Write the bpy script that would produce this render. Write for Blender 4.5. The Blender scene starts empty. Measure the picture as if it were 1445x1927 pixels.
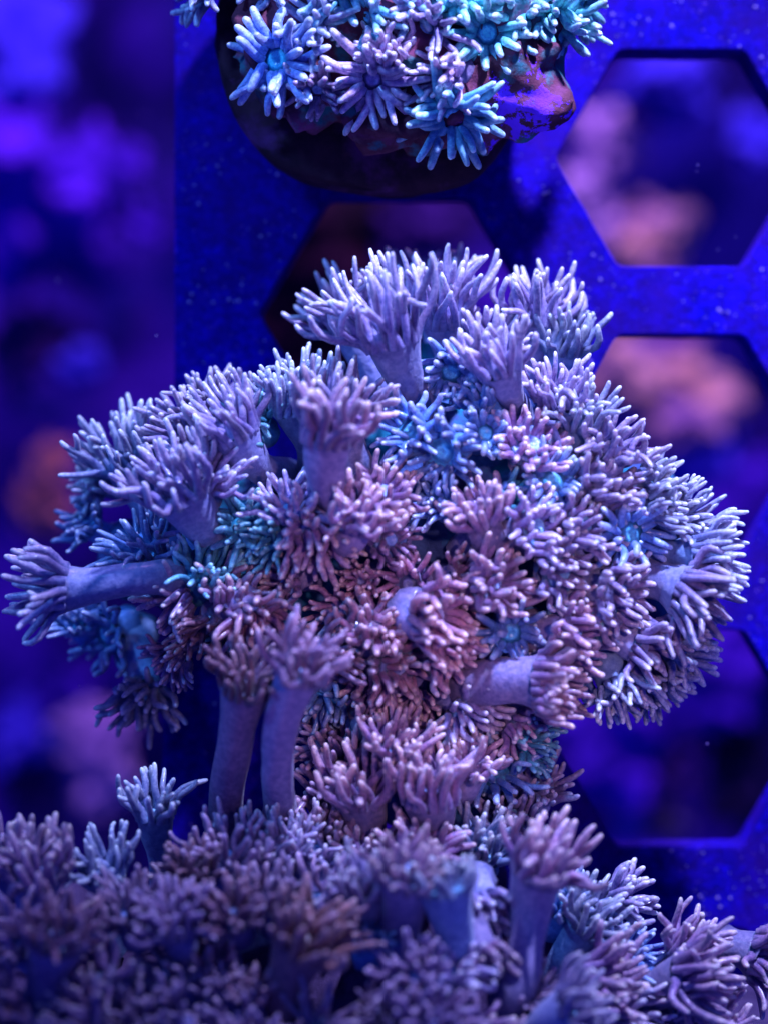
import bpy, bmesh, math, random
import numpy as np
from mathutils import Vector, noise, Matrix
random.seed(11); rng = np.random.default_rng(5)
S = bpy.context.scene; C = S.collection
R = math.radians

# ------------------------------------------------------------------ camera (1 unit = 1 cm)
D = 40.0
cam = bpy.data.cameras.new('camera'); cam_o = bpy.data.objects.new('camera', cam); C.objects.link(cam_o)
cam_o.location = (0, 0, D)
cam.sensor_fit = 'VERTICAL'; cam.sensor_height = 36; cam.lens = 36*D/19.27
cam.clip_start = 1; cam.clip_end = 400
cam.dof.use_dof = True; cam.dof.focus_distance = D-3.2; cam.dof.aperture_fstop = (cam.lens/1000)/1.3
S.camera = cam_o

# ------------------------------------------------------------------ light of the tank (indoor lamps and added fills, no sky)
w = bpy.data.worlds.new('World'); S.world = w; w.use_nodes = True
w.node_tree.nodes['Background'].inputs[0].default_value = (0.05, 0.08, 1.0, 1)
w.node_tree.nodes['Background'].inputs[1].default_value = 0.36
S.view_settings.view_transform = 'Standard'; S.view_settings.look = 'None'
S.view_settings.exposure = 0.22; S.view_settings.gamma = 1

def aim(o, p):
    o.rotation_euler = (Vector(p)-o.location).to_track_quat('-Z', 'Y').to_euler()
def area(name, loc, target, size, energy, col):
    l = bpy.data.lights.new(name, 'AREA'); l.shape = 'RECTANGLE'; l.size = size[0]; l.size_y = size[1]
    l.energy = energy; l.color = col
    o = bpy.data.objects.new(name, l); C.objects.link(o); o.location = loc; aim(o, target); return o
def spot(name, loc, target, ang, blend, energy, col, rad):
    l = bpy.data.lights.new(name, 'SPOT'); l.spot_size = R(ang); l.spot_blend = blend; l.energy = energy
    l.color = col; l.shadow_soft_size = rad
    o = bpy.data.objects.new(name, l); C.objects.link(o); o.location = loc; aim(o, target); return o
KEY = spot('led_key_lamp', (9, 33, 20), (4.6, 5.0, 1), 45, 1.0, 200000, (0.40, 0.44, 1.0), 1.2)
FIL = spot('added_side_fill', (-22, 28, 26), (-2.5, 3.5, 1), 34, 1.0, 44000, (0.12, 0.34, 1.0), 3)  # added fill from the left, softens the shadows
WRM = spot('added_warm_spot', (10, 4, 44), (1.0, -1.9, 2), 15.5, 1.0, 20000, (1.0, 0.58, 0.84), 1.0)  # added spot, puts warm pink highlights on the middle coral
REEF = area('added_reef_light', (4, 38, -10), (2, -4, -34), (24, 3), 23000, (0.66, 0.38, 1.0))  # added behind the rack to brighten the reef rocks

# ------------------------------------------------------------------ helpers
def P(px, py, z=0.0):
    k = (D-z)/D
    return Vector(((px-722.5)/100*k, (963.5-py)/100*k, z))

def nodes(m):
    m.use_nodes = True
    nt = m.node_tree; b = nt.nodes['Principled BSDF']
    return nt, b
def N(nt, t, **kw):
    n = nt.nodes.new(t)
    for k, v in kw.items():
        if k in n.inputs: n.inputs[k].default_value = v
        else: setattr(n, k, v)
    return n
def ramp(nt, stops):
    r = nt.nodes.new('ShaderNodeValToRGB'); e = r.color_ramp.elements
    while len(e) < len(stops): e.new(0.5)
    for i, (p, c) in enumerate(stops):
        e[i].position = p; e[i].color = (*c[:3], 1)
    return r
def mixc(nt, fac, a, b, mode='MIX'):
    m = nt.nodes.new('ShaderNodeMix'); m.data_type = 'RGBA'; m.blend_type = mode
    for s, v in ((0, fac), (6, a), (7, b)):
        if hasattr(v, 'links') or hasattr(v, 'is_linked'): nt.links.new(v, m.inputs[s])
        elif isinstance(v, (int, float)): m.inputs[s].default_value = v
        else: m.inputs[s].default_value = (*v[:3], 1)
    return m.outputs[2]

def flesh(name, base, tip, mottle=0.55, rough=0.42, sss=0.4, fine=16.0, root=None):
    """soft wet coral tissue; 'along' runs from the root (0) to the tip (1) of each piece"""
    m = bpy.data.materials.new(name); nt, b = nodes(m)
    at = N(nt, 'ShaderNodeAttribute', attribute_name='along')
    tc = N(nt, 'ShaderNodeTexCoord')
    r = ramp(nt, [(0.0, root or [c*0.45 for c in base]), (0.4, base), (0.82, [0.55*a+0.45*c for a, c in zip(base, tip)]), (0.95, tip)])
    nt.links.new(at.outputs['Fac'], r.inputs[0])
    n1 = N(nt, 'ShaderNodeTexNoise', Scale=fine*0.25, Detail=4.0, Roughness=0.6)
    n2 = N(nt, 'ShaderNodeTexNoise', Scale=fine, Detail=3.0, Roughness=0.7)
    nt.links.new(tc.outputs['Object'], n1.inputs['Vector']); nt.links.new(tc.outputs['Object'], n2.inputs['Vector'])
    r1 = ramp(nt, [(0.3, (1-mottle, 1-mottle, 1-mottle*0.6)), (0.62, (1.08, 1.05, 1.0))])
    nt.links.new(n1.outputs['Fac'], r1.inputs[0])
    r2 = ramp(nt, [(0.3, (0.62, 0.66, 0.78)), (0.66, (1.18, 1.14, 1.08))])
    nt.links.new(n2.outputs['Fac'], r2.inputs[0])
    c = mixc(nt, 1.0, r.outputs[0], r1.outputs[0], 'MULTIPLY'); c = mixc(nt, 1.0, c, r2.outputs[0], 'MULTIPLY')
    oi = N(nt, 'ShaderNodeObjectInfo')
    hs = N(nt, 'ShaderNodeHueSaturation'); mr = N(nt, 'ShaderNodeMapRange'); mr.inputs[3].default_value = 0.72; mr.inputs[4].default_value = 1.2
    nt.links.new(oi.outputs['Random'], mr.inputs[0]); nt.links.new(mr.outputs[0], hs.inputs['Value']); nt.links.new(c, hs.inputs['Color'])
    nt.links.new(hs.outputs[0], b.inputs['Base Color'])
    b.inputs['Roughness'].default_value = rough
    b.inputs['Specular IOR Level'].default_value = 0.45
    b.inputs['Subsurface Weight'].default_value = sss
    b.inputs['Subsurface Radius'].default_value = (1.0, 0.6, 0.8); b.inputs['Subsurface Scale'].default_value = 0.15
    b.inputs['Coat Weight'].default_value = 0.45; b.inputs['Coat Roughness'].default_value = 0.16; b.inputs['Sheen Weight'].default_value = 0.15; b.inputs['Sheen Roughness'].default_value = 0.4
    if 'stalk' in name: b.inputs['Coat Weight'].default_value = 0.08; b.inputs['Specular IOR Level'].default_value = 0.2
    bpx = N(nt, 'ShaderNodeBump', Strength=0.5, Distance=0.05) if 'stalk' in name else None
    if bpx: nt.links.new(n1.outputs['Fac'], bpx.inputs['Height'])
    bp = N(nt, 'ShaderNodeBump', Strength=0.6, Distance=0.02)
    nt.links.new(n2.outputs['Fac'], bp.inputs['Height']); nt.links.new(bp.outputs[0], b.inputs['Normal'])
    if bpx: nt.links.new(bpx.outputs[0], bp.inputs['Normal'])
    return m

#            tentacle root          tentacle tip            stalk                 disc
TINT = {
 'lilac': ((0.36, 0.28, 0.50), (0.98, 0.90, 0.88), (0.34, 0.36, 0.60), (0.22, 0.50, 0.90)),
 'grey':  ((0.28, 0.32, 0.48), (0.90, 0.98, 0.90), (0.26, 0.40, 0.62), (0.20, 0.56, 0.92)),
 'pink':  ((0.40, 0.23, 0.42), (1.00, 0.76, 0.66), (0.32, 0.27, 0.46), (0.26, 0.42, 0.78)),
 'peach': ((0.46, 0.22, 0.34), (1.00, 0.70, 0.62), (0.30, 0.26, 0.46), (0.30, 0.36, 0.60)),
 'blue':  ((0.15, 0.30, 0.60), (0.66, 0.82, 0.92), (0.14, 0.40, 0.82), (0.10, 0.60, 1.00)),
 'teal':  ((0.08, 0.36, 0.44), (0.42, 0.95, 0.86), (0.08, 0.40, 0.60), (0.06, 0.75, 0.95)),
 'cyan':  ((0.06, 0.66, 0.58), (0.66, 1.00, 0.66), (0.08, 0.40, 0.46), (0.06, 0.60, 0.85)),
 'mauve': ((0.27, 0.17, 0.29), (0.66, 0.48, 0.56), (0.30, 0.27, 0.52), (0.16, 0.30, 0.60)),
 'brown': ((0.22, 0.10, 0.15), (0.55, 0.34, 0.36), (0.26, 0.20, 0.40), (0.13, 0.18, 0.36)),
 'mint':  ((0.16, 0.72, 0.66), (0.75, 1.00, 0.80), (0.10, 0.45, 0.50), (0.08, 0.70, 0.90)),
 'aqua':  ((0.16, 0.56, 0.68), (0.70, 1.00, 0.90), (0.10, 0.45, 0.60), (0.08, 0.60, 0.85)),
 'sky':   ((0.36, 0.52, 0.90), (0.85, 0.95, 0.90), (0.20, 0.40, 0.80), (0.05, 0.75, 1.00)),
 'rose':  ((0.72, 0.48, 0.68), (1.00, 0.90, 0.85), (0.40, 0.30, 0.50), (0.42, 0.32, 0.66)),
 'rust':  ((0.40, 0.19, 0.18), (0.66, 0.40, 0.36), (0.28, 0.16, 0.20), (0.22, 0.14, 0.16)),
}
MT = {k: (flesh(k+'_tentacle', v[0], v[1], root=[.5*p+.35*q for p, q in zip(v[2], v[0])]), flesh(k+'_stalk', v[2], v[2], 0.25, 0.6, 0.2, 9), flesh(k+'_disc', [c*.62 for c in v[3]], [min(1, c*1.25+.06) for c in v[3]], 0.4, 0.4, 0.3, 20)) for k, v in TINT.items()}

def mesh_obj(name, verts, faces, mat, parent=None, along=None, smooth=True):
    me = bpy.data.meshes.new(name); me.from_pydata(verts, [], faces)
    if along is not None:
        a = me.attributes.new('along', 'FLOAT', 'POINT'); a.data.foreach_set('value', along)
    if smooth: me.polygons.foreach_set('use_smooth', [True]*len(me.polygons))
    if mat: me.materials.append(mat)
    o = bpy.data.objects.new(name, me); C.objects.link(o)
    if parent: o.parent = parent
    return o
def thing(name, label, cat, group=None, loc=(0, 0, 0)):
    o = bpy.data.objects.new(name, None); C.objects.link(o); o.location = loc
    o['label'] = label; o['category'] = cat
    if group: o['group'] = group
    return o
def tag(o, label=None, cat=None, group=None, kind=None):
    for k, v in (('label', label), ('category', cat), ('group', group), ('kind', kind)):
        if v: o[k] = v
    return o

# ------------------------------------------------------------------ tubes
def frames(pts):
    pts = np.asarray(pts); t = np.gradient(pts, axis=0); t /= np.linalg.norm(t, axis=1)[:, None]
    a = np.array([0.3, 0.9, 0.31]); 
    if abs(t[0] @ a) > 0.9: a = np.array([1., 0, 0])
    u = np.cross(t[0], a); u /= np.linalg.norm(u); us = [u]
    for i in range(1, len(t)):
        u = u - (u @ t[i])*t[i]; u /= np.linalg.norm(u); us.append(u)
    us = np.array(us); return t, us, np.cross(t, us)
def tube(pts, rad, sides, cap=True, squash=1.0):
    t, u, v = frames(pts); pts = np.asarray(pts)
    th = np.arange(sides)/sides*2*math.pi
    ring = u[:, None, :]*np.cos(th)[None, :, None] + v[:, None, :]*np.sin(th)[None, :, None]*squash
    V = (pts[:, None, :] + ring*np.asarray(rad)[:, None, None]).reshape(-1, 3)
    F = []
    n = len(pts)
    for i in range(n-1):
        for j in range(sides):
            k = (j+1) % sides
            F.append((i*sides+j, i*sides+k, (i+1)*sides+k, (i+1)*sides+j))
    if cap:
        V = np.vstack([V, pts[-1]+t[-1]*rad[-1]*0.45])
        for j in range(sides): F.append(((n-1)*sides+j, (n-1)*sides+(j+1) % sides, n*sides))
    return V, F

TS = np.array([0, .14, .32, .5, .68, .84, .94, .985])
TR = np.array([1.30, 1.14, 1.04, 1.0, .94, .84, .70, .42])
SIDES = 7
def tentacle(p0, axis, radial, L, r, th0, th1, lat, curl, drift):
    side = np.cross(axis, radial)
    c2 = random.gauss(0, .38); m = 16; p = p0.copy(); path = [p.copy()]; ths = []
    for i in range(m):
        t = (i+0.5)/m
        th = th0+(th1-th0)*t + curl*math.sin(t*math.pi*1.25)+c2*math.sin(t*6.0)
        d = axis*math.cos(th)+radial*math.sin(th)+side*lat*math.sin(t*2.2+0.3) + drift*t
        d /= np.linalg.norm(d); p = p+d*L/m; path.append(p.copy())
    path = np.array(path); s = np.linspace(0, 1, m+1)
    pts = np.stack([np.interp(TS, s, path[:, k]) for k in range(3)], 1)
    return tube(pts, TR*r, SIDES)

def bez(a, b, c, d, n):
    t = np.linspace(0, 1, n)[:, None]
    return a*(1-t)**3+3*b*t*(1-t)**2+3*c*t*t*(1-t)+d*t**3

BUDGET = {}   # at most 300 tentacles of one coral are separate sub-parts
def make_polyp(parent, head, axis, base, sr, L, op, tint, n=24, tr=0.072, hero=False, drift=(0, 0, 0), disc=1.0):
    """one polyp: stalk > oral_disc, tentacles. every measure in cm"""
    mt = MT[tint]
    head = np.array(head, float); base = np.array(base, float); axis = np.array(axis, float); axis /= np.linalg.norm(axis)
    drift = np.array(drift, float)
    ln = np.linalg.norm(head-base)
    up = np.array([0, 0, 1.0])
    pts = bez(base, base+up*ln*0.16+axis*ln*0.25, head-axis*ln*0.42, head, 15)
    s = np.linspace(0, 1, 15)
    rad = sr*(1.12-0.22*np.sin(s*math.pi*0.9)+0.10*np.sin(s*9+random.random()*6)*0.35)
    fl = np.clip((s-0.62)/0.38, 0, 1); rad = rad*(1+0.30*fl**1.8)
    bd = sr*random.uniform(.15, .45); qa = random.uniform(0, 6.28); t_, u_, v_ = frames(pts)
    pts = pts+(u_*math.cos(qa)+v_*math.sin(qa))*(np.sin(s*math.pi)*bd)[:, None]
    V, F = tube(pts, rad, 18, cap=False)
    th_ = np.tile(np.arange(18)/18*2*math.pi, 15); V = V+(V-np.repeat(pts, 18, axis=0))*(.035*np.sin(th_*6+ln)+.025*np.sin(th_*9+2))[:, None]
    V = V+np.array([tuple(noise.noise_vector(Vector(q)*1.7/sr*.35)) for q in V])*sr*.10
    # close the top inside the rim of tentacles
    rim = sr*1.26
    if op >= 1.15: disc = disc*1.22
    al = list(np.repeat(s, 18))
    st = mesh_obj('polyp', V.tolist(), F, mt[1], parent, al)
    # frame at the head
    a = np.array([0.2, 0.35, 0.9]); 
    if abs(axis @ a) > .93: a = np.array([1., 0, 0])
    u = np.cross(axis, a); u /= np.linalg.norm(u); v = np.cross(axis, u)
    # oral disc: shallow dish with a raised mouth
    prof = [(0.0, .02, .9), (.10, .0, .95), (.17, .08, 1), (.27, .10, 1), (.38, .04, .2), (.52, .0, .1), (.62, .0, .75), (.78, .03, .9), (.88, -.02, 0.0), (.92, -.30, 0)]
    DV, DF, da = [], [], []
    ns = 20
    for (pr, pz, pa) in prof:
        for j in range(ns):
            q = 2*math.pi*j/ns; rr = rim*pr*disc*(1+0.03*math.sin(q*5+1))
            DV.append(head+u*rr*math.cos(q)+v*rr*math.sin(q)+axis*pz*rim); da.append(pa)
    for i in range(len(prof)-1):
        for j in range(ns):
            DF.append((i*ns+j, (i+1)*ns+j, (i+1)*ns+(j+1) % ns, i*ns+(j+1) % ns))
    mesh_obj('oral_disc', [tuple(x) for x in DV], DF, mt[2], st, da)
    AV, AF, AA, off = [], [], [], 0
    tal = list(np.repeat(TS, SIDES))+[1.0]
    ph = random.random()*6
    squash = random.uniform(0.8, 1.1)
    bund = op < 1.05
    if bund: n = int(n*1.5); tr *= .88
    if hero and BUDGET.get(parent.name, 0)+n > 300: hero = False
    if hero: BUDGET[parent.name] = BUDGET.get(parent.name, 0)+n
    for i in range(n):
        ring = i % 2
        core = bund and i % 4 == 0
        q = ph+2*math.pi*i/n+random.uniform(-.09, .09)
        rd = u*math.cos(q)+v*math.sin(q)
        rr = rim*(0.97 if ring else (0.42 if core else 0.74))
        p0 = head+rd*rr-axis*rim*(0.16 if ring else 0.02)
        o_ = op*random.uniform(.78, 1.2)
        o_ *= 0.62+0.38*min(1, max(0, (op-.95)/.2)); th0 = (0.80 if ring else 0.42)*o_+0.08; th1 = (1.15 if ring else 0.62)*o_
        if core: th0 *= .4; th1 *= .6
        l = L*random.uniform(.72, 1.12)*(1.0 if ring else 0.9)
        if random.random() < 0.07: th1 += 1.1
        cu = random.gauss(.10, .34)
        V, F = tentacle(p0, axis, rd, l, tr*(.98 if op < 1.15 else 1.1)*random.uniform(.86, 1.14), th0, th1, random.gauss(0, .38), cu, drift*random.uniform(.5, 1.4))
        if hero:
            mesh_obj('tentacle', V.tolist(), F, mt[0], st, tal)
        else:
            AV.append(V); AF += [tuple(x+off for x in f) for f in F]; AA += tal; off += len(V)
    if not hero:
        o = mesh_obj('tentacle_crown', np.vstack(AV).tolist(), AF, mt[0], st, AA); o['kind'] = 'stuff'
    return st

def polyp_px(parent, zf, x, y, ang, tilt, L, op, stalk, tint, hero=0, sr=32, tr=7.0, dz=0.0, n=24, base=None, drift=(0, 0, 0), disc=1.0, bz=None):
    z = zf(x, y)+dz
    if op < 1.05 and tilt < 52 and not hero and parent is not top: tilt += 13
    if parent is top: tr *= .95; L *= 1.12; n = 30; op *= 1.12
    elif base is None: L *= .88; tr *= .95
    else: op *= .76; L *= .95
    k = (D-z)/D/100
    axis = Vector((math.cos(R(ang))*math.sin(R(tilt)), math.sin(R(ang))*math.sin(R(tilt)), math.cos(R(tilt))))
    head = P(x, y, z)
    if base is not None: b = P(base[0], base[1], bz if bz is not None else max(0.3, z-0.7))
    else:
        b = head-axis*stalk*k; b.z = max(0.2, min(b.z, z-0.5*stalk*k))
    return make_polyp(parent, head, axis, b, sr*k, L*k, op, tint, n, tr*k, bool(hero), drift, disc)

# ------------------------------------------------------------------ lumpy solids
def blobs(name, parts, mat, parent=None, voxel=0.12, amp=0.16, freq=0.9, seed=0):
    bm = bmesh.new()
    for (c, r) in parts:
        ret = bmesh.ops.create_icosphere(bm, subdivisions=4, radius=1)
        rr = r if isinstance(r, (tuple, list)) else (r, r, r)
        for v in ret['verts']:
            d = v.co.copy()
            q = Vector((c[0]+d.x*rr[0], c[1]+d.y*rr[1], c[2]+d.z*rr[2]))
            h = noise.fractal(q*freq+Vector((seed*7.1, seed*3.3, 0)), 0.8, 2.1, 5)
            v.co = q + d*h*amp*2
    me = bpy.data.meshes.new(name); bm.to_mesh(me); bm.free(); me.materials.append(mat)
    o = bpy.data.objects.new(name, me); C.objects.link(o)
    if parent: o.parent = parent
    if len(parts) > 1:
        md = o.modifiers.new('Remesh', 'REMESH'); md.mode = 'VOXEL'; md.voxel_size = voxel; md.use_smooth_shade = True
    me.polygons.foreach_set('use_smooth', [True]*len(me.polygons))
    return o

def rocky(name, stops, scale=1.0, rough=0.8, bump=0.6, dist=0.05, patch=None, pscale=0.6, coords='Object', pth=(0.52, 0.60)):
    m = bpy.data.materials.new(name); nt, b = nodes(m); tc = N(nt, 'ShaderNodeTexCoord')
    n1 = N(nt, 'ShaderNodeTexNoise', Scale=scale, Detail=7.0, Roughness=0.62, Distortion=0.4)
    nt.links.new(tc.outputs[coords], n1.inputs['Vector'])
    r = ramp(nt, stops); nt.links.new(n1.outputs['Fac'], r.inputs[0]); col = r.outputs[0]
    if patch:
        n2 = N(nt, 'ShaderNodeTexNoise', Scale=pscale, Detail=5.0, Roughness=0.6)
        mp = N(nt, 'ShaderNodeMapping'); mp.inputs[1].default_value = (7.3, 2.2, 1.7)
        nt.links.new(tc.outputs[coords], mp.inputs[0]); nt.links.new(mp.outputs[0], n2.inputs['Vector'])
        r2 = ramp(nt, [(pth[0], (0, 0, 0)), (pth[1], (1, 1, 1))]); nt.links.new(n2.outputs['Fac'], r2.inputs[0])
        col = mixc(nt, r2.outputs[0], col, patch)
    nt.links.new(col, b.inputs['Base Color']); b.inputs['Roughness'].default_value = rough; b.inputs['Specular IOR Level'].default_value = 0.12
    n3 = N(nt, 'ShaderNodeTexNoise', Scale=scale*7, Detail=6.0, Roughness=0.7)
    nt.links.new(tc.outputs[coords], n3.inputs['Vector'])
    bp = N(nt, 'ShaderNodeBump', Strength=bump, Distance=dist); nt.links.new(n3.outputs['Fac'], bp.inputs['Height'])
    nt.links.new(bp.outputs[0], b.inputs['Normal'])
    return m

# ------------------------------------------------------------------ the rack: blue acrylic plate with hexagonal openings
def rack_mat():
    m = bpy.data.materials.new('blue_acrylic'); nt, b = nodes(m); tc = N(nt, 'ShaderNodeTexCoord')
    n = N(nt, 'ShaderNodeTexNoise', Scale=4.0, Detail=10.0, Roughness=0.85)
    nt.links.new(tc.outputs['Object'], n.inputs['Vector'])
    r = ramp(nt, [(0.34, (0.0005, 0.000, 0.04)), (0.5, (0.003, 0.0005, 0.46)), (0.62, (0.014, 0.002, 1.0))])
    nt.links.new(n.outputs['Fac'], r.inputs[0])
    n2 = N(nt, 'ShaderNodeTexNoise', Scale=0.45, Detail=7.0, Roughness=0.68); nt.links.new(tc.outputs['Object'], n2.inputs['Vector'])
    r2 = ramp(nt, [(0.35, (0, 0, 0)), (0.68, (1, 1, 1))]); nt.links.new(n2.outputs['Fac'], r2.inputs[0])
    c = mixc(nt, r2.outputs[0], r.outputs[0], (0.035, 0.004, 0.24))
    n5 = N(nt, 'ShaderNodeTexNoise', Scale=0.16, Detail=5.0, Roughness=0.6); nt.links.new(tc.outputs['Object'], n5.inputs['Vector'])
    r5 = ramp(nt, [(0.38, (0.50, 0.42, 0.55)), (0.58, (1, 1, 1))]); nt.links.new(n5.outputs['Fac'], r5.inputs[0])
    c = mixc(nt, 1.0, c, r5.outputs[0], 'MULTIPLY')
    vo = N(nt, 'ShaderNodeTexVoronoi', Scale=9.0); nt.links.new(tc.outputs['Object'], vo.inputs['Vector'])
    rv = ramp(nt, [(0.06, (1, 1, 1)), (0.16, (0, 0, 0))]); nt.links.new(vo.outputs['Distance'], rv.inputs[0])
    n4 = N(nt, 'ShaderNodeTexNoise', Scale=1.6, Detail=3.0); nt.links.new(tc.outputs['Object'], n4.inputs['Vector'])
    r4 = ramp(nt, [(0.46, (0, 0, 0)), (0.58, (0.9, 0.9, 0.9))]); nt.links.new(n4.outputs['Fac'], r4.inputs[0])
    f = mixc(nt, 1.0, rv.outputs[0], r4.outputs[0], 'MULTIPLY')
    c = mixc(nt, f, c, (0.30, 0.12, 0.70))
    nt.links.new(c, b.inputs['Base Color'])
    b.inputs['Roughness'].default_value = 0.6; b.inputs['Specular IOR Level'].default_value = 0.06
    bp = N(nt, 'ShaderNodeBump', Strength=1.0, Distance=0.06); nt.links.new(n.outputs['Fac'], bp.inputs['Height'])
    nt.links.new(bp.outputs[0], b.inputs['Normal'])
    return m
HOLES = []
def hexa(cx, cy, r, h=None):
    h = h or r*0.866
    pts = []
    for (dx, dy) in ((-1, 0), (-.5, -1), (.5, -1), (1, 0), (.5, 1), (-.5, 1)):
        pts.append((cx+dx*r, cy+dy*h))
    return pts
def rounded(pts, rr):
    out = []
    n = len(pts)
    for i in range(n):
        a, b, c = [Vector(pts[(i+j-1) % n]) for j in range(3)]
        p = b+(a-b).normalized()*rr; q = b+(c-b).normalized()*rr
        for t in (0, .33, .67, 1): out.append(tuple(p*(1-t)**2+b*2*t*(1-t)+q*t*t))
    return out
for cy in (-238, 297, 834, 1390, 1950): HOLES.append(hexa(1281, cy, 238, 204))
for cy in (63, 590, 1140, 1680): HOLES.append(hexa(750, cy, 262, 222))
for cy in (-238, 297, 834, 1390, 1950): HOLES.append(hexa(1281+546*1.0, cy+268, 238, 204))
rack = thing('frag_rack', 'dark blue plastic coral rack with hexagonal openings behind the corals', 'coral rack', loc=(0, 0, 0))
bm = bmesh.new(); edges = []
outer = [(329, -900), (329, 700), (305, 1500), (292, 2700), (2700, 2700), (2700, -900)]
for loop in [outer]+[rounded(h, 14) for h in HOLES]:
    vs = [bm.verts.new(P(x, y, 0)) for x, y in loop]
    for i in range(len(vs)): edges.append(bm.edges.new((vs[i], vs[(i+1) % len(vs)])))
bmesh.ops.triangle_fill(bm, use_beauty=True, use_dissolve=False, edges=edges)
bmesh.ops.recalc_face_normals(bm, faces=bm.faces)
if sum(f.normal.z for f in bm.faces) < 0: bmesh.ops.reverse_faces(bm, faces=bm.faces)
bmesh.ops.dissolve_limit(bm, angle_limit=0.01, verts=bm.verts, edges=bm.edges)
me = bpy.data.meshes.new('plate'); bm.to_mesh(me); bm.free(); me.materials.append(rack_mat())
plate = bpy.data.objects.new('plate', me); C.objects.link(plate); plate.parent = rack
md = plate.modifiers.new('Solidify', 'SOLIDIFY'); md.thickness = 1.0; md.offset = -1
md = plate.modifiers.new('Bevel', 'BEVEL'); md.width = 0.06; md.segments = 3; md.limit_method = 'ANGLE'; md.angle_limit = R(50)

# specks of grit and algae film on the plate
def specks():
    V, F = [], []
    oct_ = [(1, 0, 0), (-1, 0, 0), (0, 1, 0), (0, -1, 0), (0, 0, 1), (0, 0, -1)]
    of = [(0, 2, 4), (2, 1, 4), (1, 3, 4), (3, 0, 4), (2, 0, 5), (1, 2, 5), (3, 1, 5), (0, 3, 5)]
    def inside(x, y):
        for h in HOLES:
            cx = sum(p[0] for p in h)/6; cy = sum(p[1] for p in h)/6; r = (h[3][0]-h[0][0])/2+6; hh = (h[4][1]-h[1][1])/2+6
            dx, dy = abs(x-cx)/r, abs(y-cy)/hh
            if dy < 1 and dx+dy*0.5 < 1: return True
        return False
    k = 0
    while k < 900:
        x = random.uniform(345, 1500); y = random.uniform(-10, 1900)
        if noise.noise(Vector((x/130, y/130, 3))) < 0.02+random.uniform(-.2, .2) or inside(x, y): continue
        c = P(x, y, 0.01); s = random.choice((.008, .011, .014, .018, .024, .04))
        b = len(V); V += [(c.x+a*s*random.uniform(.6, 1.3), c.y+q*s*random.uniform(.6, 1.3), c.z+r*s*.6) for a, q, r in oct_]
        F += [tuple(i+b for i in f) for f in of]; k += 1
    return V, F
gm = rocky('pale_grit', [(0.3, (0.10, 0.04, 0.4)), (0.7, (0.50, 0.34, 0.85))], 6)
V, F = specks(); tag(mesh_obj('grit', V, F, gm, rack), kind='stuff')

# ------------------------------------------------------------------ the reef far below the rack
reef_m = rocky('dark_reef', [(0.38, (0.004, 0.001, 0.05)), (0.50, (0.010, 0.003, 0.14)), (0.58, (0.05, 0.008, 0.36)), (0.70, (0.14, 0.03, 0.7))], 0.09, patch=(0.008, 0.003, 0.20), pscale=0.11, bump=1.0, dist=0.5)
bm = bmesh.new(); bmesh.ops.create_grid(bm, x_segments=150, y_segments=150, size=95)
for v in bm.verts:
    q = v.co*0.08
    v.co.z = -44+noise.fractal(q, 0.8, 2.1, 6)*5.0+abs(noise.noise(q*2.3))*3
me = bpy.data.meshes.new('reef_bed'); bm.to_mesh(me); bm.free(); me.materials.append(reef_m)
me.polygons.foreach_set('use_smooth', [True]*len(me.polygons))
o = bpy.data.objects.new('reef_bed', me); C.objects.link(o); o['kind'] = 'structure'

ROCKCOL = {
 'pink': [(0.3, (0.40, 0.10, 0.20)), (0.6, (0.95, 0.36, 0.30))],
 'lilac': [(0.34, (0.22, 0.10, 0.45)), (0.6, (0.70, 0.45, 0.85))],
 'violet': [(0.40, (0.025, 0.004, 0.30)), (0.66, (0.17, 0.025, 0.95))],
 'peach': [(0.42, (0.30, 0.14, 0.42)), (0.56, (0.90, 0.52, 0.40))],
 'blue': [(0.3, (0.02, 0.01, 0.40)), (0.65, (0.10, 0.07, 0.95))],
 'purple': [(0.36, (0.02, 0.005, 0.10)), (0.66, (0.12, 0.03, 0.34))],
 'tan': [(0.36, (0.10, 0.05, 0.22)), (0.6, (0.42, 0.24, 0.34))],
 'maroon': [(0.36, (0.008, 0.002, 0.012)), (0.66, (0.045, 0.008, 0.04))],  # near-black tone paints the shade inside the central hole
 'dark': [(0.36, (0.006, 0.003, 0.03)), (0.66, (0.03, 0.012, 0.12))],
}
RM = {k: rocky(k+'_rock', v, 0.45, bump=0.8, dist=0.2) for k, v in ROCKCOL.items()}
G = 'reef rocks seen out of focus behind the rack'
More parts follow.
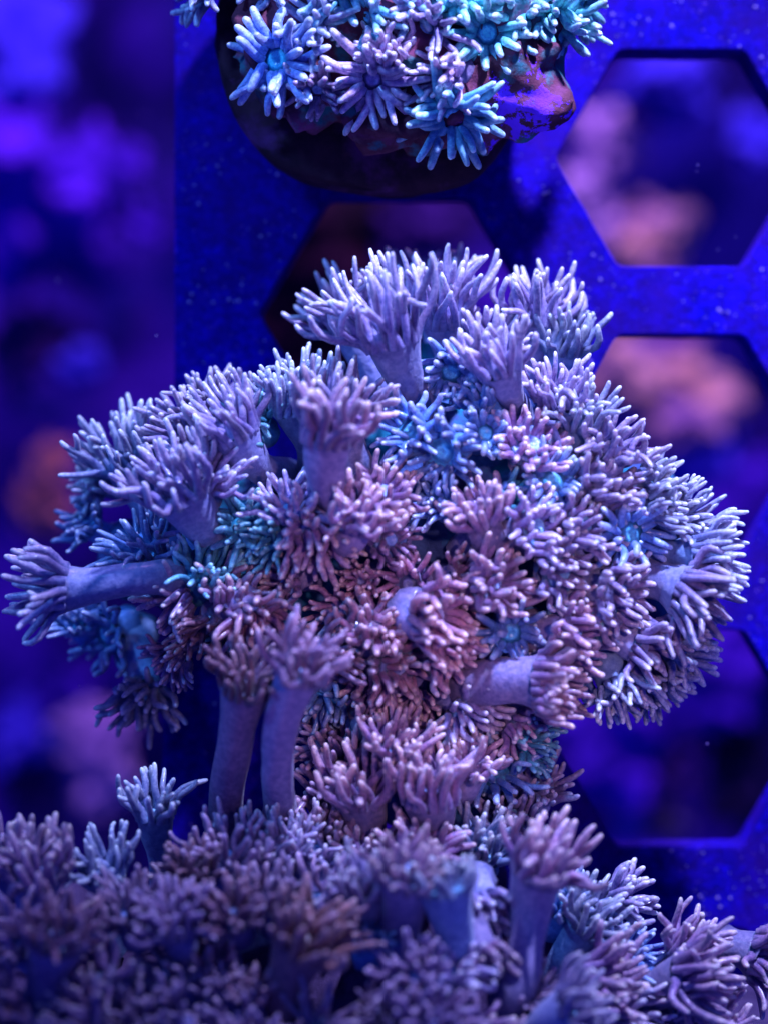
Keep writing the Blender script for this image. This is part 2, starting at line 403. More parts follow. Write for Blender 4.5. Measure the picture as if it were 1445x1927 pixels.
rocks = [
 (30, 395, 150, 'violet', 'large violet rock left of the rack in the upper left of the picture'),
 (175, 330, 70, 'violet', 'small violet rock right of the large violet one at the upper left'),
 (280, 415, 32, 'violet', 'little violet knob close to the straight left edge of the rack'),
 (30, 110, 120, 'blue', 'deep blue rock in the top left corner'),
 (160, 470, 70, 'violet', 'violet rock below the large violet one, left of the rack'),
 (70, 640, 75, 'purple', 'dim purple rock left of the rack, above the left coral tips'),
 (160, 690, 40, 'blue', 'small deep blue rock just above the leftmost tall coral polyps'),
 (108, 858, 34, 'pink', 'small salmon pink rock left of the middle coral'),
 (78, 950, 52, 'pink', 'larger salmon pink rock just above the sideways left polyp'),
 (185, 1420, 78, 'lilac', 'pale lilac rock below the left side of the middle coral'),
 (120, 1340, 50, 'violet', 'violet rock behind the star shaped polyp at the lower left'),
 (35, 1375, 58, 'blue', 'bright blue rock at the left edge of the picture'),
 (60, 1480, 50, 'purple', 'dim purple rock above the lower left polyps'),
 (1135, 260, 62, 'lilac', 'pale lilac rock at the left of the upper hexagonal hole'),
 (1205, 215, 26, 'purple', 'small purple rock next to the pale lilac one in the upper hole'),
 (1085, 355, 42, 'lilac', 'narrow pale rock along the lower left side of the upper hole'),
 (1215, 455, 80, 'peach', 'peach coloured rock at the bottom of the upper hexagonal hole'),
 (1130, 420, 50, 'lilac', 'pale rock left of the peach rock in the upper hole'),
 (1250, 170, 75, 'blue', 'deep blue rock at the top of the upper hexagonal hole'),
 (1420, 260, 50, 'blue', 'deep blue rock at the right of the upper hexagonal hole'),
 (1262, 715, 108, 'peach', 'big tan and peach rock in the second hexagonal hole'),
 (1175, 720, 60, 'lilac', 'lilac rock left of the big peach rock in the second hole'),
 (1362, 785, 30, 'pink', 'small bright pink rock right of the big peach rock'),
 (1300, 880, 105, 'blue', 'bright blue rock under the big peach rock'),
 (1230, 820, 70, 'violet', 'violet rock between the peach rock and the coral'),
 (1400, 950, 80, 'violet', 'violet rock right of the bright blue rock at the right edge'),
 (1150, 1390, 105, 'violet', 'purple rock at the left of the third hexagonal hole'),
 (1350, 1270, 110, 'violet', 'purple rock below the right tips of the middle coral'),
 (1225, 1525, 52, 'tan', 'greyish tan rock at the bottom of the third hole'),
 (1178, 1570, 26, 'blue', 'small bright blue rock at the lower left corner of the third hole'),
 (1240, 1440, 70, 'purple', 'dull purple rock above the greyish tan rock'),
 (560, 560, 170, 'maroon', 'dark maroon rock added as the shade in the central hole beside the topmost tall polyp'),
 (810, 420, 80, 'purple', 'dim purple rock under the round plug, seen through the central hole'),
 (1400, 1460, 70, 'dark', 'nearly black rock at the right of the third hole'),
]
for i, (x, y, r, c, lab) in enumerate(rocks):
    z = -31-random.uniform(0, 3); p = P(x, y, z); k = (D-z)/D/100
    rr = r*k
    bl = [((p.x, p.y, p.z), (rr*.8, rr*random.uniform(.6, .9), rr*.7))]
    for q in range(4):
        a_ = random.uniform(0, 6.28); d_ = random.uniform(.4, .75)*rr; s_ = random.uniform(.3, .55)*rr
        bl.append(((p.x+math.cos(a_)*d_, p.y+math.sin(a_)*d_, p.z+random.uniform(-.1, .4)*rr), (s_, s_*random.uniform(.7, 1.2), s_)))
    o = blobs('reef_rock', bl, RM[c], voxel=rr*.06, amp=0.42*rr, freq=1.9/rr, seed=i)
    tag(o, lab, 'rock', G)

# ------------------------------------------------------------------ top coral on its plug
plugm = rocky('dark_plug', [(0.3, (0.020, 0.008, 0.016)), (0.7, (0.075, 0.028, 0.05))], 1.5, patch=(0.13, 0.03, 0.14), pscale=0.7, bump=0.9, pth=(0.55, 0.68))
def lathe(name, c, prof, mat, parent=None, n=96, wob=0.09):
    V, F = [], []
    for i, (r, z) in enumerate(prof):
        for j in range(n):
            q = 2*math.pi*j/n; rr = r*(1+wob*noise.noise(Vector((math.cos(q)*2, math.sin(q)*2, z*2))))
            V.append((c[0]+rr*math.cos(q), c[1]+rr*math.sin(q), z+0.16*noise.noise(Vector((math.cos(q)*4*r, math.sin(q)*4*r, 1)))))
    for i in range(len(prof)-1):
        for j in range(n): F.append((i*n+j, i*n+(j+1) % n, (i+1)*n+(j+1) % n, (i+1)*n+j))
    return mesh_obj(name, V, F, mat, parent)
c = P(715, 60, 1.6)
tp = lathe('frag_plug', c, [(0.7, -1.2), (0.75, 0.3), (1.5, .9), (2.6, 1.2), (2.95, 1.45), (3.05, 1.7), (3.0, 1.9), (2.85, 2.02), (2.0, 2.1), (0.01, 2.12)], plugm)
tag(tp, 'dark brown round plug under the small teal coral at the top of the picture', 'coral plug')

top = thing('star_polyp_coral', 'small coral of open teal and mauve flower polyps on a dark plug at the top', 'coral', 'corals on the rack', P(740, 0, 0))
bpy.context.view_layer.update()
def kid_fix(o): o.matrix_parent_inverse = o.parent.matrix_world.inverted() if o.parent and o.parent.type == 'EMPTY' else Matrix()
crust = rocky('coralline_crust', [(0.32, (0.05, 0.016, 0.03)), (0.5, (0.16, 0.045, 0.07)), (0.7, (0.30, 0.07, 0.20))], 1.1, patch=(0.05, 0.20, 0.22), pscale=0.9, bump=1.0, pth=(0.54, 0.62))
parts = [(P(x, y, z), r) for x, y, z, r in ((740, 20, 2.6, (2.6, 2.0, .9)), (930, 100, 2.6, (1.35, 1.6, .8)), (620, 90, 2.5, (1.6, 1.4, .8)), (800, 150, 2.6, (1.8, 1.3, .85)), (700, -150, 2.8, (2.6, 1.6, 1)))]
blobs('skeleton', parts, crust, top, voxel=0.07, amp=0.20, freq=2.0)
nt = crust.node_tree; b = nt.nodes['Principled BSDF']; old = b.inputs['Base Color'].links[0].from_socket
tc = N(nt, 'ShaderNodeTexCoord'); vs = N(nt, 'ShaderNodeVectorMath'); vs.operation = 'DISTANCE'; vs.inputs[1].default_value = P(975, 228, 3.0)
nt.links.new(tc.outputs['Object'], vs.inputs[0])
nz = N(nt, 'ShaderNodeTexNoise', Scale=2.6, Detail=6.0, Roughness=0.7); nt.links.new(tc.outputs['Object'], nz.inputs['Vector'])
mm = N(nt, 'ShaderNodeMath'); mm.operation = 'MULTIPLY_ADD'; mm.inputs[1].default_value = -0.16
nt.links.new(vs.outputs['Value'], mm.inputs[0]); nt.links.new(nz.outputs['Fac'], mm.inputs[2])
rr_ = ramp(nt, [(0.44, (0, 0, 0)), (0.47, (1, 1, 1))]); nt.links.new(mm.outputs[0], rr_.inputs[0])
nt.links.new(mixc(nt, rr_.outputs[0], old, (0.26, 0.05, 1.0)), b.inputs['Base Color'])

zt = lambda x, y: 3.45-0.7*((x-740)/380)**2-0.5*max(0, (y-60)/280)**2
TOP = [ # x y ang tilt L open stalk tint kw
 (522, 112, 200, 26, 72, 1.25, 60, 'sky', dict(hero=1, sr=32, tr=8.5, disc=1.1)),
 (702, 148, 265, 28, 74, 1.22, 60, 'rose', dict(hero=1, sr=27, tr=8)),
 (916, 62, 300, 16, 66, 1.3, 60, 'mint', dict(hero=1, sr=31, tr=8)),
 (852, 218, 262, 38, 78, 1.2, 60, 'aqua', dict(hero=1, sr=29, tr=8, dz=0.1)),
 (1048, 40, 285, 50, 74, 1.0, 70, 'mint', dict(hero=1, sr=24, tr=8)),
 (598, 168, 250, 45, 46, 1.1, 50, 'mauve', dict(sr=20, tr=6)),
 (835, 150, 215, 55, 72, .8, 60, 'rose', dict(hero=1, sr=26, tr=8)),
 (800, 52, 230, 45, 80, .95, 60, 'lilac', dict(hero=1, sr=28, tr=8)),
 (690, 30, 215, 50, 72, 1.0, 60, 'aqua', dict(hero=1, sr=26, tr=7.5)),
 (592, 40, 170, 50, 72, 1.1, 60, 'grey', dict(hero=1, sr=24, tr=7)),
 (730, 95, 130, 50, 62, .9, 60, 'rose', dict(sr=22, tr=7.5)),
 (980, 10, 60, 30, 66, 1.2, 60, 'mint', dict(hero=1, sr=26, tr=8)),
 (860, -10, 100, 30, 66, 1.2, 60, 'mint', dict(sr=26, tr=8)),
 (640, -30, 120, 30, 66, 1.2, 60, 'aqua', dict(sr=26, tr=8)),
 (750, -20, 200, 30, 66, 1.1, 60, 'aqua', dict(sr=26, tr=8)),
 (500, -30, 190, 50, 60, 1.1, 60, 'grey', dict(sr=24, tr=7, dz=-.3)),
 (1090, 5, 330, 60, 60, 1.1, 60, 'mint', dict(sr=24, tr=7, dz=-.2)),
 (380, -25, 190, 60, 60, 1.1, 60, 'grey', dict(sr=24, tr=7, dz=-.3)),
]
for t in TOP: polyp_px(top, zt, *t[:8], **t[8])

# ------------------------------------------------------------------ the middle coral
def zm(x, y):
    q = 1-((x-830)/640)**2-((y-1040)/470)**2
    return 1.3+3.0*math.sqrt(max(0, q))
mid = thing('flowerpot_coral', 'large domed lilac and pink flowerpot coral filling the middle of the picture', 'coral', 'corals on the rack', P(830, 1040, 0))
corem = rocky('coral_tissue', [(0.3, (0.02, 0.04, 0.12)), (0.5, (0.06, 0.10, 0.26)), (0.7, (0.10, 0.20, 0.46))], 1.2, patch=(0.02, 0.20, 0.28), pscale=0.8, bump=0.8)
parts = [(P(x, y, z), r) for x, y, z, r in ((860, 1010, 1.2, (3.3, 3.0, 1.9)), (1080, 1050, 1.2, (2.2, 2.2, 1.4)), (560, 1040, 1.1, (2.4, 1.6, 1.4)), (330, 1060, .9, (1.4, 1.0, .8)), (760, 1280, 1.3, (1.5, 1.4, 1.4)), (880, 760, 1.0, (1.8, 1.2, 1.0)), (850, 1450, 1.3, (1.6, 1.3, 1.3)))]
blobs('skeleton', parts, corem, mid, voxel=0.1, amp=0.2, freq=.9, seed=3)
MID = [
 (738, 642, 108, 76, 180, .66, 0, 'lilac', dict(hero=1, base=(835, 830), sr=37, tr=8.6, n=26, dz=1.0, bz=1.8)),
 (655, 610, 124, 72, 125, .75, 0, 'lilac', dict(hero=1, base=(740, 760), sr=32, tr=7.5, dz=-.5)),
 (835, 600, 92, 66, 160, .66, 0, 'lilac', dict(hero=1, base=(860, 760), sr=34, tr=7.6, n=28, dz=-.3)),
 (800, 560, 98, 66, 110, .8, 0, 'lilac', dict(base=(820, 700), sr=30, tr=7, n=26, dz=-.8)),
 (938, 692, 104, 66, 115, .62, 0, 'lilac', dict(hero=1, base=(975, 820), sr=31, tr=8.4, n=22, dz=.8, bz=2.0)),
 (1008, 600, 88, 74, 120, .45, 0, 'lilac', dict(hero=1, base=(955, 790), sr=30, tr=7.4, n=26, dz=.1, bz=1.2)),
 (1060, 655, 84, 70, 95, .6, 0, 'grey', dict(hero=0, base=(1050, 770), sr=29, tr=7.2, dz=-.5)),
 (1048, 745, 90, 60, 95, .7, 60, 'lilac', dict(tr=7)),
 (925, 640, 72, 62, 85, .8, 60, 'lilac', dict(tr=7, dz=-.6)),
 (848, 700, 250, 32, 55, 1.15, 60, 'blue', dict(sr=28, tr=7)),
 (905, 742, 120, 60, 70, .9, 70, 'blue', dict(sr=30, tr=7)),
 (618, 822, 84, 68, 135, .72, 0, 'pink', dict(hero=1, base=(650, 990), sr=36, tr=10, n=20, dz=1.2, bz=3.0)),
 (655, 770, 75, 66, 110, .75, 0, 'lilac', dict(base=(670, 880), sr=30, tr=8, n=22, dz=.2)),
 (548, 765, 96, 66, 100, .65, 0, 'grey', dict(hero=1, base=(590, 880), sr=30, tr=7.2, dz=-.1)),
 (575, 715, 90, 60, 70, .8, 60, 'grey', dict(tr=6.4, dz=-.3)),
 (475, 790, 140, 40, 62, 1.1, 50, 'teal', dict(sr=28, tr=6)),
 (440, 812, 118, 66, 120, .66, 0, 'lilac', dict(hero=1, base=(560, 915), sr=36, tr=7.8, n=26, dz=.5, bz=1.6)),
 (405, 760, 112, 62, 90, .8, 60, 'lilac', dict(tr=7.2, dz=-.2)),
 (350, 800, 125, 66, 100, .85, 80, 'lilac', dict(tr=7.4, dz=-.1)),
 (240, 868, 108, 66, 118, .75, 0, 'grey', dict(hero=1, base=(330, 1000), sr=38, tr=7.8, n=28, dz=0)),
 (340, 925, 118, 64, 130, .66, 0, 'lilac', dict(hero=1, base=(425, 1030), sr=44, tr=8.4, n=28, dz=1.0, bz=2.0)),
 (190, 905, 165, 66, 75, 1., 60, 'grey', dict(tr=6.8, sr=28, dz=-.1)),
 (395, 900, 65, 60, 95, .8, 60, 'lilac', dict(tr=7, dz=.5)),
 (165, 985, 150, 60, 62, 1., 60, 'blue', dict(tr=6.4, sr=26)),
 (275, 1035, 130, 42, 105, 1.0, 60, 'blue', dict(tr=7.4, sr=34, dz=.1)),
 (458, 985, 90, 12, 62, 1.25, 50, 'teal', dict(tr=6.4, sr=28)),
 (118, 1106, 176, 84, 125, .66, 0, 'lilac', dict(hero=1, base=(330, 1088), sr=33, tr=9, n=20, dz=2.4, bz=3.4)),
 (385, 1075, 70, 40, 85, 1., 60, 'teal', dict(tr=7)),
 (330, 1125, 215, 45, 85, .95, 60, 'pink', dict(tr=8, dz=.2)),
 (440, 1120, 60, 30, 70, .9, 60, 'pink', dict(tr=8.5, dz=.1)),
 (480, 1165, 300, 40, 80, .9, 60, 'peach', dict(tr=8, dz=.2)),
 (400, 1190, 250, 45, 80, .9, 60, 'brown', dict(tr=7, dz=.1)),
 (595, 1010, 270, 40, 88, .85, 60, 'pink', dict(hero=1, tr=8.8, sr=36)),
 (545, 955, 110, 45, 80, .9, 60, 'lilac', dict(tr=7)),
 (672, 975, 62, 55, 95, .7, 60, 'pink', dict(hero=1, tr=8.5, sr=30, dz=.3)),
 (725, 925, 60, 30, 62, .85, 60, 'pink', dict(tr=8.5, sr=36)),
 (735, 1015, 0, 15, 50, .9, 60, 'mauve', dict(tr=6.5, sr=32, dz=-.3)),
 (500, 1010, 200, 40, 60, .9, 60, 'teal', dict(tr=6)),
 (832, 850, 210, 32, 72, 1.1, 60, 'blue', dict(tr=7, sr=34)),
 (770, 810, 150, 40, 62, 1.1, 60, 'blue', dict(tr=6.6, sr=30)),
 (912, 815, 40, 22, 50, 1.15, 60, 'blue', dict(tr=7, sr=24)),
 (905, 965, 112, 48, 82, .75, 60, 'pink', dict(hero=0, tr=9.2, sr=36)),
 (820, 940, 150, 30, 60, 1., 60, 'blue', dict(tr=6.5, sr=28, dz=-.4)),
 (1000, 835, 60, 26, 60, .85, 60, 'pink', dict(tr=8, sr=42, n=28)),
 (1040, 905, 70, 12, 58, 1.2, 60, 'blue', dict(tr=7, sr=30)),
 (1140, 905, 40, 40, 72, .85, 60, 'lilac', dict(tr=8.6, sr=42, n=28)),
 (1150, 840, 66, 58, 92, .7, 60, 'lilac', dict(tr=7.6, sr=36)),
 (1088, 785, 80, 52, 85, .8, 60, 'grey', dict(tr=7)),
 (1010, 990, 20, 30, 70, .85, 60, 'lilac', dict(tr=8, sr=40, n=28)),
 (1100, 985, 30, 36, 68, .9, 60, 'lilac', dict(tr=7.6, sr=38)),
 (1185, 1005, 350, 30, 84, 1.15, 60, 'blue', dict(tr=7, sr=32)),
 (1245, 950, 12, 62, 78, .9, 80, 'grey', dict(tr=7, sr=32)),
 (1235, 900, 35, 60, 62, .9, 60, 'grey', dict(tr=6.4, sr=28)),
 (1318, 1045, 2, 70, 112, .75, 0, 'grey', dict(hero=1, base=(1180, 1060), tr=7.4, sr=34, dz=.2)),
 (1292, 1115, 338, 68, 112, .78, 0, 'lilac', dict(hero=1, base=(1180, 1080), tr=8, sr=42, n=26, dz=.4)),
 (1290, 985, 15, 66, 95, .8, 60, 'grey', dict(tr=6.6, sr=30, dz=-.3)),
 (1165, 1115, 345, 38, 72, .85, 60, 'lilac', dict(tr=8.6, sr=44, n=28)),
 (1060, 1075, 350, 32, 66, .85, 60, 'lilac', dict(tr=8, sr=40)),
 (930, 1095, 20, 42, 84, .72, 60, 'pink', dict(hero=1, tr=9.2, sr=40, n=26)),
 (820, 1160, 350, 46, 98, .72, 60, 'peach', dict(hero=1, tr=9.8, sr=46, n=28, dz=.1)),
 (705, 1180, 60, 25, 66, .9, 60, 'peach', dict(tr=9, sr=36)),
 (960, 1190, 300, 18, 58, 1.15, 60, 'blue', dict(tr=7, sr=28)),
 (1085, 1185, 5, 50, 78, .8, 90, 'pink', dict(tr=8.4, sr=42, n=26)),
 (1032, 1285, 358, 64, 84, .62, 0, 'pink', dict(hero=0, base=(880, 1290), tr=8.6, sr=48, n=30, dz=.5)),
 (1220, 1215, 330, 50, 84, .85, 60, 'lilac', dict(tr=8.6, sr=38)),
 (1285, 1225, 335, 66, 84, .8, 60, 'grey', dict(tr=8, sr=32, dz=-.1)),
 (1165, 1300, 290, 60, 82, .85, 60, 'grey', dict(tr=7, sr=36, dz=.1)),
 (1235, 1290, 310, 62, 70, .85, 60, 'grey', dict(tr=6.6, sr=30, dz=-.2)),
 (750, 1255, 330, 26, 68, .9, 60, 'peach', dict(tr=8.6, sr=40)),
 (850, 1235, 320, 40, 68, .8, 60, 'peach', dict(tr=8.6, sr=36)),
 (725, 1345, 30, 26, 72, .85, 60, 'pink', dict(tr=8.6, sr=40)),
 (880, 1345, 310, 40, 74, .9, 60, 'lilac', dict(tr=7.6, sr=36, dz=.1)),
 (985, 1370, 320, 45, 60, .9, 60, 'pink', dict(tr=7.6, sr=34)),
 (808, 1495, 90, 64, 135, .38, 0, 'pink', dict(hero=0, base=(800, 1640), tr=8.8, sr=40, n=24, dz=2.3, bz=2.6)),
 (678, 1490, 94, 62, 125, .50, 0, 'pink', dict(base=(690, 1640), tr=9, sr=40, n=24, dz=2.1, bz=2.6)),
 (625, 1470, 110, 55, 85, .8, 60, 'mauve', dict(tr=8, dz=1.2)),
 (745, 1400, 80, 50, 85, .8, 60, 'pink', dict(tr=8.4, dz=.9)),
 (880, 1440, 70, 50, 85, .8, 60, 'pink', dict(tr=8, dz=.8)),
 (1010, 1480, 70, 55, 75, .9, 60, 'lilac', dict(tr=7.6, dz=.8)),
 (960, 1500, 250, 45, 75, .9, 60, 'blue', dict(tr=7.4, dz=1.2)),
 (935, 1440, 60, 30, 88, 1.05, 60, 'blue', dict(tr=7.4, sr=34, dz=.4)),
 (1005, 1400, 0, 55, 60, 1., 60, 'teal', dict(tr=6.6, sr=32, dz=.1)),
 (620, 1395, 120, 45, 80, .9, 60, 'mauve', dict(tr=7.4, sr=34)),
 (200, 1195, 205, 50, 82, 1.05, 60, 'blue', dict(tr=6.6, sr=34, dz=.1)),
 (150, 1160, 120, 40, 60, 1., 60, 'blue', dict(tr=6.6, sr=28, dz=-.2)),
 (272, 1308, 262, 42, 88, 1.15, 0, 'grey', dict(tr=7.4, sr=32, dz=.4, base=(270, 1180), bz=.9)),
 (330, 1240, 230, 50, 62, 1., 60, 'mauve', dict(tr=6, sr=28)),
 (640, 1225, 20, 55, 80, .9, 60, 'mauve', dict(tr=7, sr=28)),
 (565, 1262, 68, 62, 110, .95, 0, 'mauve', dict(hero=1, base=(522, 1560), bz=3.0, tr=7.6, sr=34, n=22, dz=2.0)),
 (465, 1290, 80, 60, 100, .75, 0, 'brown', dict(base=(425, 1560), bz=2.8, tr=8, sr=36, n=24, dz=1.7)),
]
MID.sort(key=lambda t: -(t[8].get('hero', 0) and t[4]*t[8].get('tr', 7)+(500 if 'bz' in t[8] else 0)))
for t in MID: polyp_px(mid, zm, *t[:8], **t[8])

def poly_in(x, y, poly):
    c = False; j = len(poly)-1
    for i in range(len(poly)):
        xi, yi = poly[i]; xj, yj = poly[j]
        if (yi > y) != (yj > y) and x < (xj-xi)*(y-yi)/(yj-yi)+xi: c = not c
        j = i
    return c
OUT_M = [(200, 1000), (260, 900), (420, 850), (560, 800), (700, 720), (800, 660), (980, 720), (1040, 770), (1130, 880), (1210, 980), (1250, 1060), (1270, 1180), (1180, 1270), (1040, 1340), (1000, 1420), (640, 1400), (560, 1240), (380, 1230), (230, 1200), (150, 1100)]
def fill(parent, zf, outline, cx, cy, exist, step, tintf, dz=-.45, kx=640, ky=470, maxt=62, Lr=(62, 88), count=[0], edge=None):
    y0 = min(p[1] for p in outline); y1 = max(p[1] for p in outline); x0 = min(p[0] for p in outline); x1 = max(p[0] for p in outline)
    y = y0
    while y < y1:
        x = x0+random.uniform(0, step)
        while x < x1:
            xx, yy = x+random.uniform(-.25, .25)*step, y+random.uniform(-.25, .25)*step
            x += step
            if not poly_in(xx, yy, outline): continue
            if any((xx-e[0])**2+(yy-e[1])**2 < (step*.55)**2 for e in exist): continue
            dx, dy = (xx-cx)/kx, (yy-cy)/ky; rho = math.hypot(dx, dy)
            ang = math.degrees(math.atan2(-dy, dx))+random.uniform(-18, 18); tilt = min(maxt, 12+rho*60)+random.uniform(-8, 8)
            g = random.uniform(.72, 1.22)
            polyp_px(parent, zf, xx, yy, ang, tilt, random.uniform(*Lr)*g, random.uniform(.7, 1.12), 70, tintf(xx, yy), sr=30*g, tr=random.uniform(6.4, 8.0)*g**.5, dz=dz+random.uniform(-.15, .15), n=22)
            count[0] += 1
        y += step*.86
def tint_m(x, y):
    d1 = math.hypot((x-790)/190, (y-1190)/150); d2 = math.hypot((x-430)/170, (y-1130)/90); d3 = math.hypot((x-850)/180, (y-800)/110)
    if d1 < 1: return random.choice(('peach', 'pink', 'pink'))
    if d2 < 1: return random.choice(('pink', 'brown', 'mauve'))
    if d3 < 1: return random.choice(('blue', 'blue', 'lilac'))
    if x < 560: return random.choice(('blue', 'teal', 'teal', 'lilac'))
    if x > 1150: return random.choice(('grey', 'lilac', 'blue'))
    return random.choice(('lilac', 'pink', 'teal', 'blue', 'blue'))
def with_stalks(lst):
    e = [(t[0], t[1]) for t in lst]
    for t in lst:
        b = t[8].get('base')
        if b:
            for q in (.25, .5, .75, 1): e.append((t[0]*(1-q)+b[0]*q, t[1]*(1-q)+b[1]*q))
    return e
CAV = [(700, 740), (690, 800), (705, 860), (870, 900), (850, 1000), (630, 1090), (560, 900), (940, 1245), (880, 1290), (340, 1010), (250, 960)]
fill(mid, zm, OUT_M, 800, 1080, with_stalks(MID)+CAV, 84, tint_m, Lr=(52, 72))

# ------------------------------------------------------------------ the lower coral, nearer the lens
def zl(x, y):
    return 2.6+4.4*min(1, max(0, (y-1480)/420))**.8*min(1, max(0, (1150-x)/500)+.35)
low = thing('flowerpot_coral', 'shaded purple flowerpot coral with tall stalks along the bottom of the picture', 'coral', 'corals on the rack', P(600, 1800, 0))
corel = rocky('dark_tissue', [(0.3, (0.03, 0.015, 0.05)), (0.7, (0.12, 0.07, 0.16))], 1.2, bump=0.8)  # darker tissue for the lower coral, without teal patches
parts = [(P(x, y, z), r) for x, y, z, r in ((300, 1900, 2.2, (3.6, 1.8, 2.2)), (700, 1850, 2.0, (3.0, 1.8, 2.2)), (1050, 1900, 1.2, (2.4, 1.2, 1.4)), (800, 1680, 1.3, (1.6, 1.0, 1.4)), (60, 1800, 1.6, (1.5, 1.4, 1.6)), (1350, 1950, 1.0, (1.6, 1., 1.2)))]
blobs('skeleton', parts, corel, low, voxel=0.12, amp=0.2, freq=.9, seed=9)
LOW = [
 (70, 1640, 92, 64, 105, .75, 0, 'pink', dict(base=(80, 1800), tr=8.6, sr=40, n=26, dz=.6, hero=1)),
 (5, 1620, 110, 60, 90, .8, 60, 'mauve', dict(tr=8.4, dz=.3)),
 (195, 1640, 105, 62, 95, .95, 0, 'grey', dict(base=(210, 1780), tr=6.8, sr=32, hero=1)),
 (292, 1528, 88, 68, 100, .62, 0, 'grey', dict(base=(310, 1700), bz=2.2, tr=7.4, sr=27, n=18, hero=1, dz=.3)),
 (432, 1612, 88, 60, 88, .95, 0, 'mauve', dict(base=(440, 1740), tr=7.6, sr=40, n=28, hero=1, dz=.4)),
 (520, 1595, 80, 60, 80, .9, 0, 'lilac', dict(base=(520, 1720), tr=7, sr=34, n=26, hero=1, dz=.2)),
 (360, 1650, 110, 55, 80, 1., 60, 'brown', dict(tr=7, dz=.6)),
 (595, 1600, 70, 58, 85, .9, 60, 'lilac', dict(tr=6.8)),
 (620, 1550, 100, 50, 80, .8, 60, 'mauve', dict(tr=8)),
 (690, 1600, 95, 48, 80, .8, 60, 'pink', dict(tr=8, dz=-.2)),
 (790, 1600, 90, 42, 82, .8, 60, 'pink', dict(tr=8.6, sr=38, dz=.3, hero=1)),
 (765, 1640, 80, 60, 70, .7, 0, 'pink', dict(base=(735, 1800), tr=8, sr=44, n=22, dz=1.7, bz=4.8)),
 (835, 1665, 97, 78, 62, .42, 0, 'grey', dict(base=(850, 1870), tr=8.4, sr=40, n=16, dz=1.6, bz=5.0)),
 (920, 1590, 70, 45, 85, .9, 60, 'grey', dict(tr=7.4, sr=34, dz=0.1)),
 (1012, 1638, 66, 70, 128, .62, 0, 'pink', dict(hero=1, base=(950, 1885), tr=9.4, sr=38, n=24, dz=1.6, bz=5.4)),
 (960, 1530, 90, 55, 72, .9, 60, 'lilac', dict(tr=6.8)),
 (915, 1705, 290, 50, 70, .8, 60, 'lilac', dict(hero=1, tr=9, sr=32, dz=.2)),
 (905, 1800, 290, 50, 70, .75, 60, 'pink', dict(tr=9, sr=30, dz=.2)),
 (1075, 1905, 25, 76, 90, .7, 0, 'lilac', dict(base=(960, 1975), tr=8, sr=40, n=20, dz=1.6, bz=4.6)),
 (685, 1670, 95, 62, 80, .6, 0, 'lilac', dict(base=(690, 1800), tr=7.6, sr=34, dz=.9, bz=2.4)),
 (700, 1760, 80, 40, 60, 1., 60, 'blue', dict(tr=6.2, sr=28)),
 (575, 1770, 66, 62, 110, .72, 0, 'rust', dict(hero=1, base=(535, 1930), tr=9.4, sr=46, n=26, dz=.8)),
 (510, 1700, 100, 50, 90, .9, 60, 'mauve', dict(tr=8, dz=.5)),
 (440, 1720, 95, 52, 95, .8, 60, 'brown', dict(tr=8, dz=.8)),
 (330, 1740, 100, 55, 95, .8, 60, 'mauve', dict(tr=8, dz=.8)),
 (240, 1720, 110, 55, 90, .9, 60, 'mauve', dict(tr=7.6, dz=.5)),
 (110, 1760, 85, 66, 90, .7, 0, 'brown', dict(base=(95, 1910), tr=8, sr=46, n=22, dz=1.0)),
 (1110, 1735, 52, 62, 92, .85, 0, 'grey', dict(hero=1, base=(1040, 1840), tr=7.6, sr=34, dz=.1)),
 (1170, 1690, 25, 64, 70, .7, 0, 'lilac', dict(base=(1070, 1780), tr=7.6, sr=26, n=18, dz=-.2)),
 (1060, 1700, 75, 55, 80, .9, 60, 'blue', dict(tr=6.6, dz=-.3)),
 (1180, 1790, 45, 50, 70, .9, 60, 'blue', dict(tr=6.8, sr=34)),
 (1130, 1850, 18, 58, 112, .75, 0, 'pink', dict(hero=1, base=(1000, 1900), tr=8.4, sr=40, n=26, dz=.6)),
 (1290, 1840, 8, 66, 122, .8, 0, 'pink', dict(hero=1, base=(1150, 1890), tr=8.4, sr=40, n=26, dz=.4)),
 (1290, 1790, 50, 62, 92, .8, 60, 'pink', dict(tr=7.6, sr=32)),
 (1430, 1800, 350, 66, 80, .8, 70, 'pink', dict(tr=7.6, sr=40, dz=-.6)),
 (1180, 1925, 355, 62, 90, .8, 60, 'lilac', dict(tr=8, sr=40, dz=.4)),
 (860, 1830, 90, 35, 80, .9, 60, 'lilac', dict(tr=7.6)),
 (780, 1840, 120, 30, 80, .9, 60, 'mauve', dict(tr=8, dz=.2)),
 (1000, 1880, 60, 40, 80, .9, 60, 'mauve', dict(tr=8)),
]
LOW.sort(key=lambda t: -(t[8].get('hero', 0) and t[4]*t[8].get('tr', 7)+(500 if 'bz' in t[8] else 0)))
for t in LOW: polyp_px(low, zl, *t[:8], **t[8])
OUT_L = [(-20, 1720), (200, 1700), (360, 1640), (620, 1560), (960, 1520), (1000, 1640), (1000, 1760), (1300, 1860), (1400, 1950), (1400, 2020), (-20, 2020)]
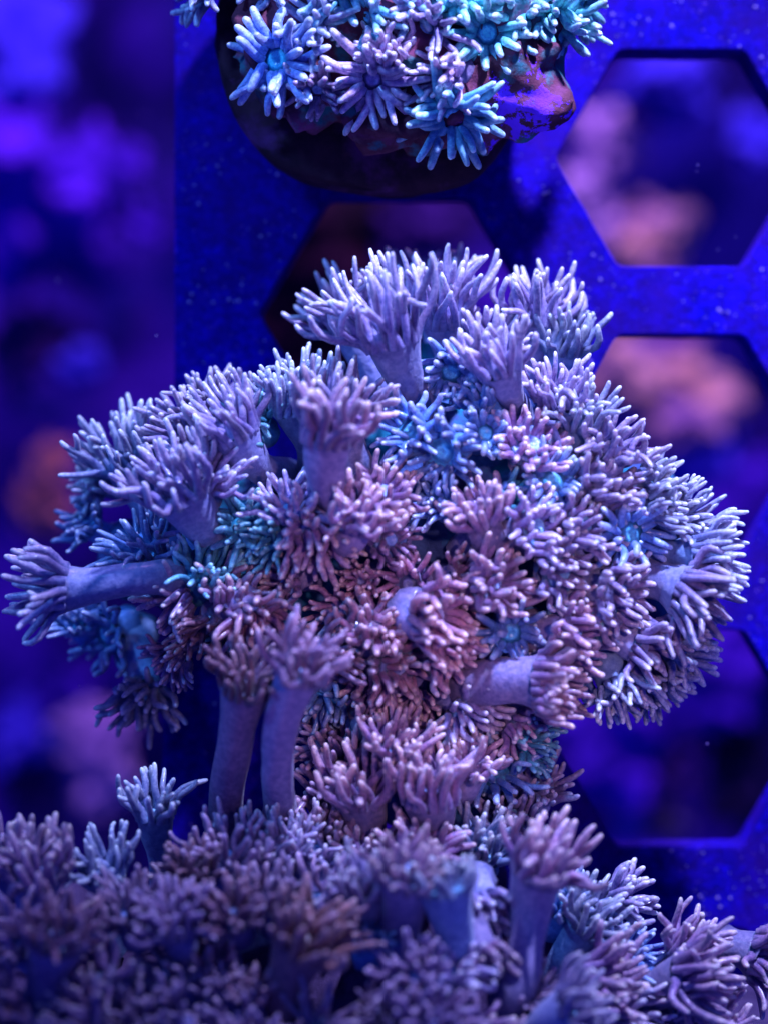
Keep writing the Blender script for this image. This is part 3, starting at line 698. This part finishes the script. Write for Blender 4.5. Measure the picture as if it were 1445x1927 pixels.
def tint_l(x, y):
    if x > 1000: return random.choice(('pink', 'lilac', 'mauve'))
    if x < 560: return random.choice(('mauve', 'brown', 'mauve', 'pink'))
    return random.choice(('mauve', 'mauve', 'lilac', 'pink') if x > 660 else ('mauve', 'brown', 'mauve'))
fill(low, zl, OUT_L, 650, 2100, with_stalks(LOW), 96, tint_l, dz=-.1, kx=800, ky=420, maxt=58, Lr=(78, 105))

# specks drifting in the water
V, F = [], []
for (x, y, z) in [(295, 632, 1), (1312, 311, 1), (1384, 446, .5), (1350, 470, .5), (150, 1290, 2), (1330, 1400, 1)]+[(random.uniform(0, 1445), random.uniform(0, 1927), random.uniform(-12, 3)) for _ in range(45)]:
    c = P(x, y, z); q = random.uniform(.012, .03); b = len(V)
    V += [(c.x+i*q, c.y+j*q*.7, c.z+k*q) for i, j, k in ((1, 0, 0), (-1, 0, 0), (0, 1, 0), (0, -1, 0), (0, 0, 1), (0, 0, -1))]
    F += [tuple(i+b for i in f) for f in ((0, 2, 4), (2, 1, 4), (1, 3, 4), (3, 0, 4), (2, 0, 5), (1, 2, 5), (3, 1, 5), (0, 3, 5))]
tag(mesh_obj('drifting_particles', V, F, gm), 'tiny pale specks drifting in the water around the corals', 'particles', kind='stuff')
# fine pale fibres caught on the coral
fm = flesh('pale_fibre', (0.6, 0.5, 0.75), (0.9, 0.8, 0.95))
for a, b, lab in (((880, 1312), (916, 1262), 'fine pale fibre lying across the stalk of the sideways pink polyp'), ((1022, 1325), (1046, 1285), 'fine pale fibre between the tentacles of the sideways pink polyp')):
    pa, pb = P(*a, 5.6), P(*b, 5.8); t = np.linspace(0, 1, 8)[:, None]
    pts = np.array(pa)*(1-t)+np.array(pb)*t+np.sin(t*3.1)*np.array([[.04, .02, .1]])
    V, F = tube(pts, np.full(8, .013), 5); tag(mesh_obj('fibre', V.tolist(), F, fm), lab, 'fibre', 'fibres caught on the coral')

# parents sit at their own places while the parts were built in world space
bpy.context.view_layer.update()
for root in (top, mid, low):
    for ch in root.children: ch.matrix_parent_inverse = root.matrix_world.inverted()
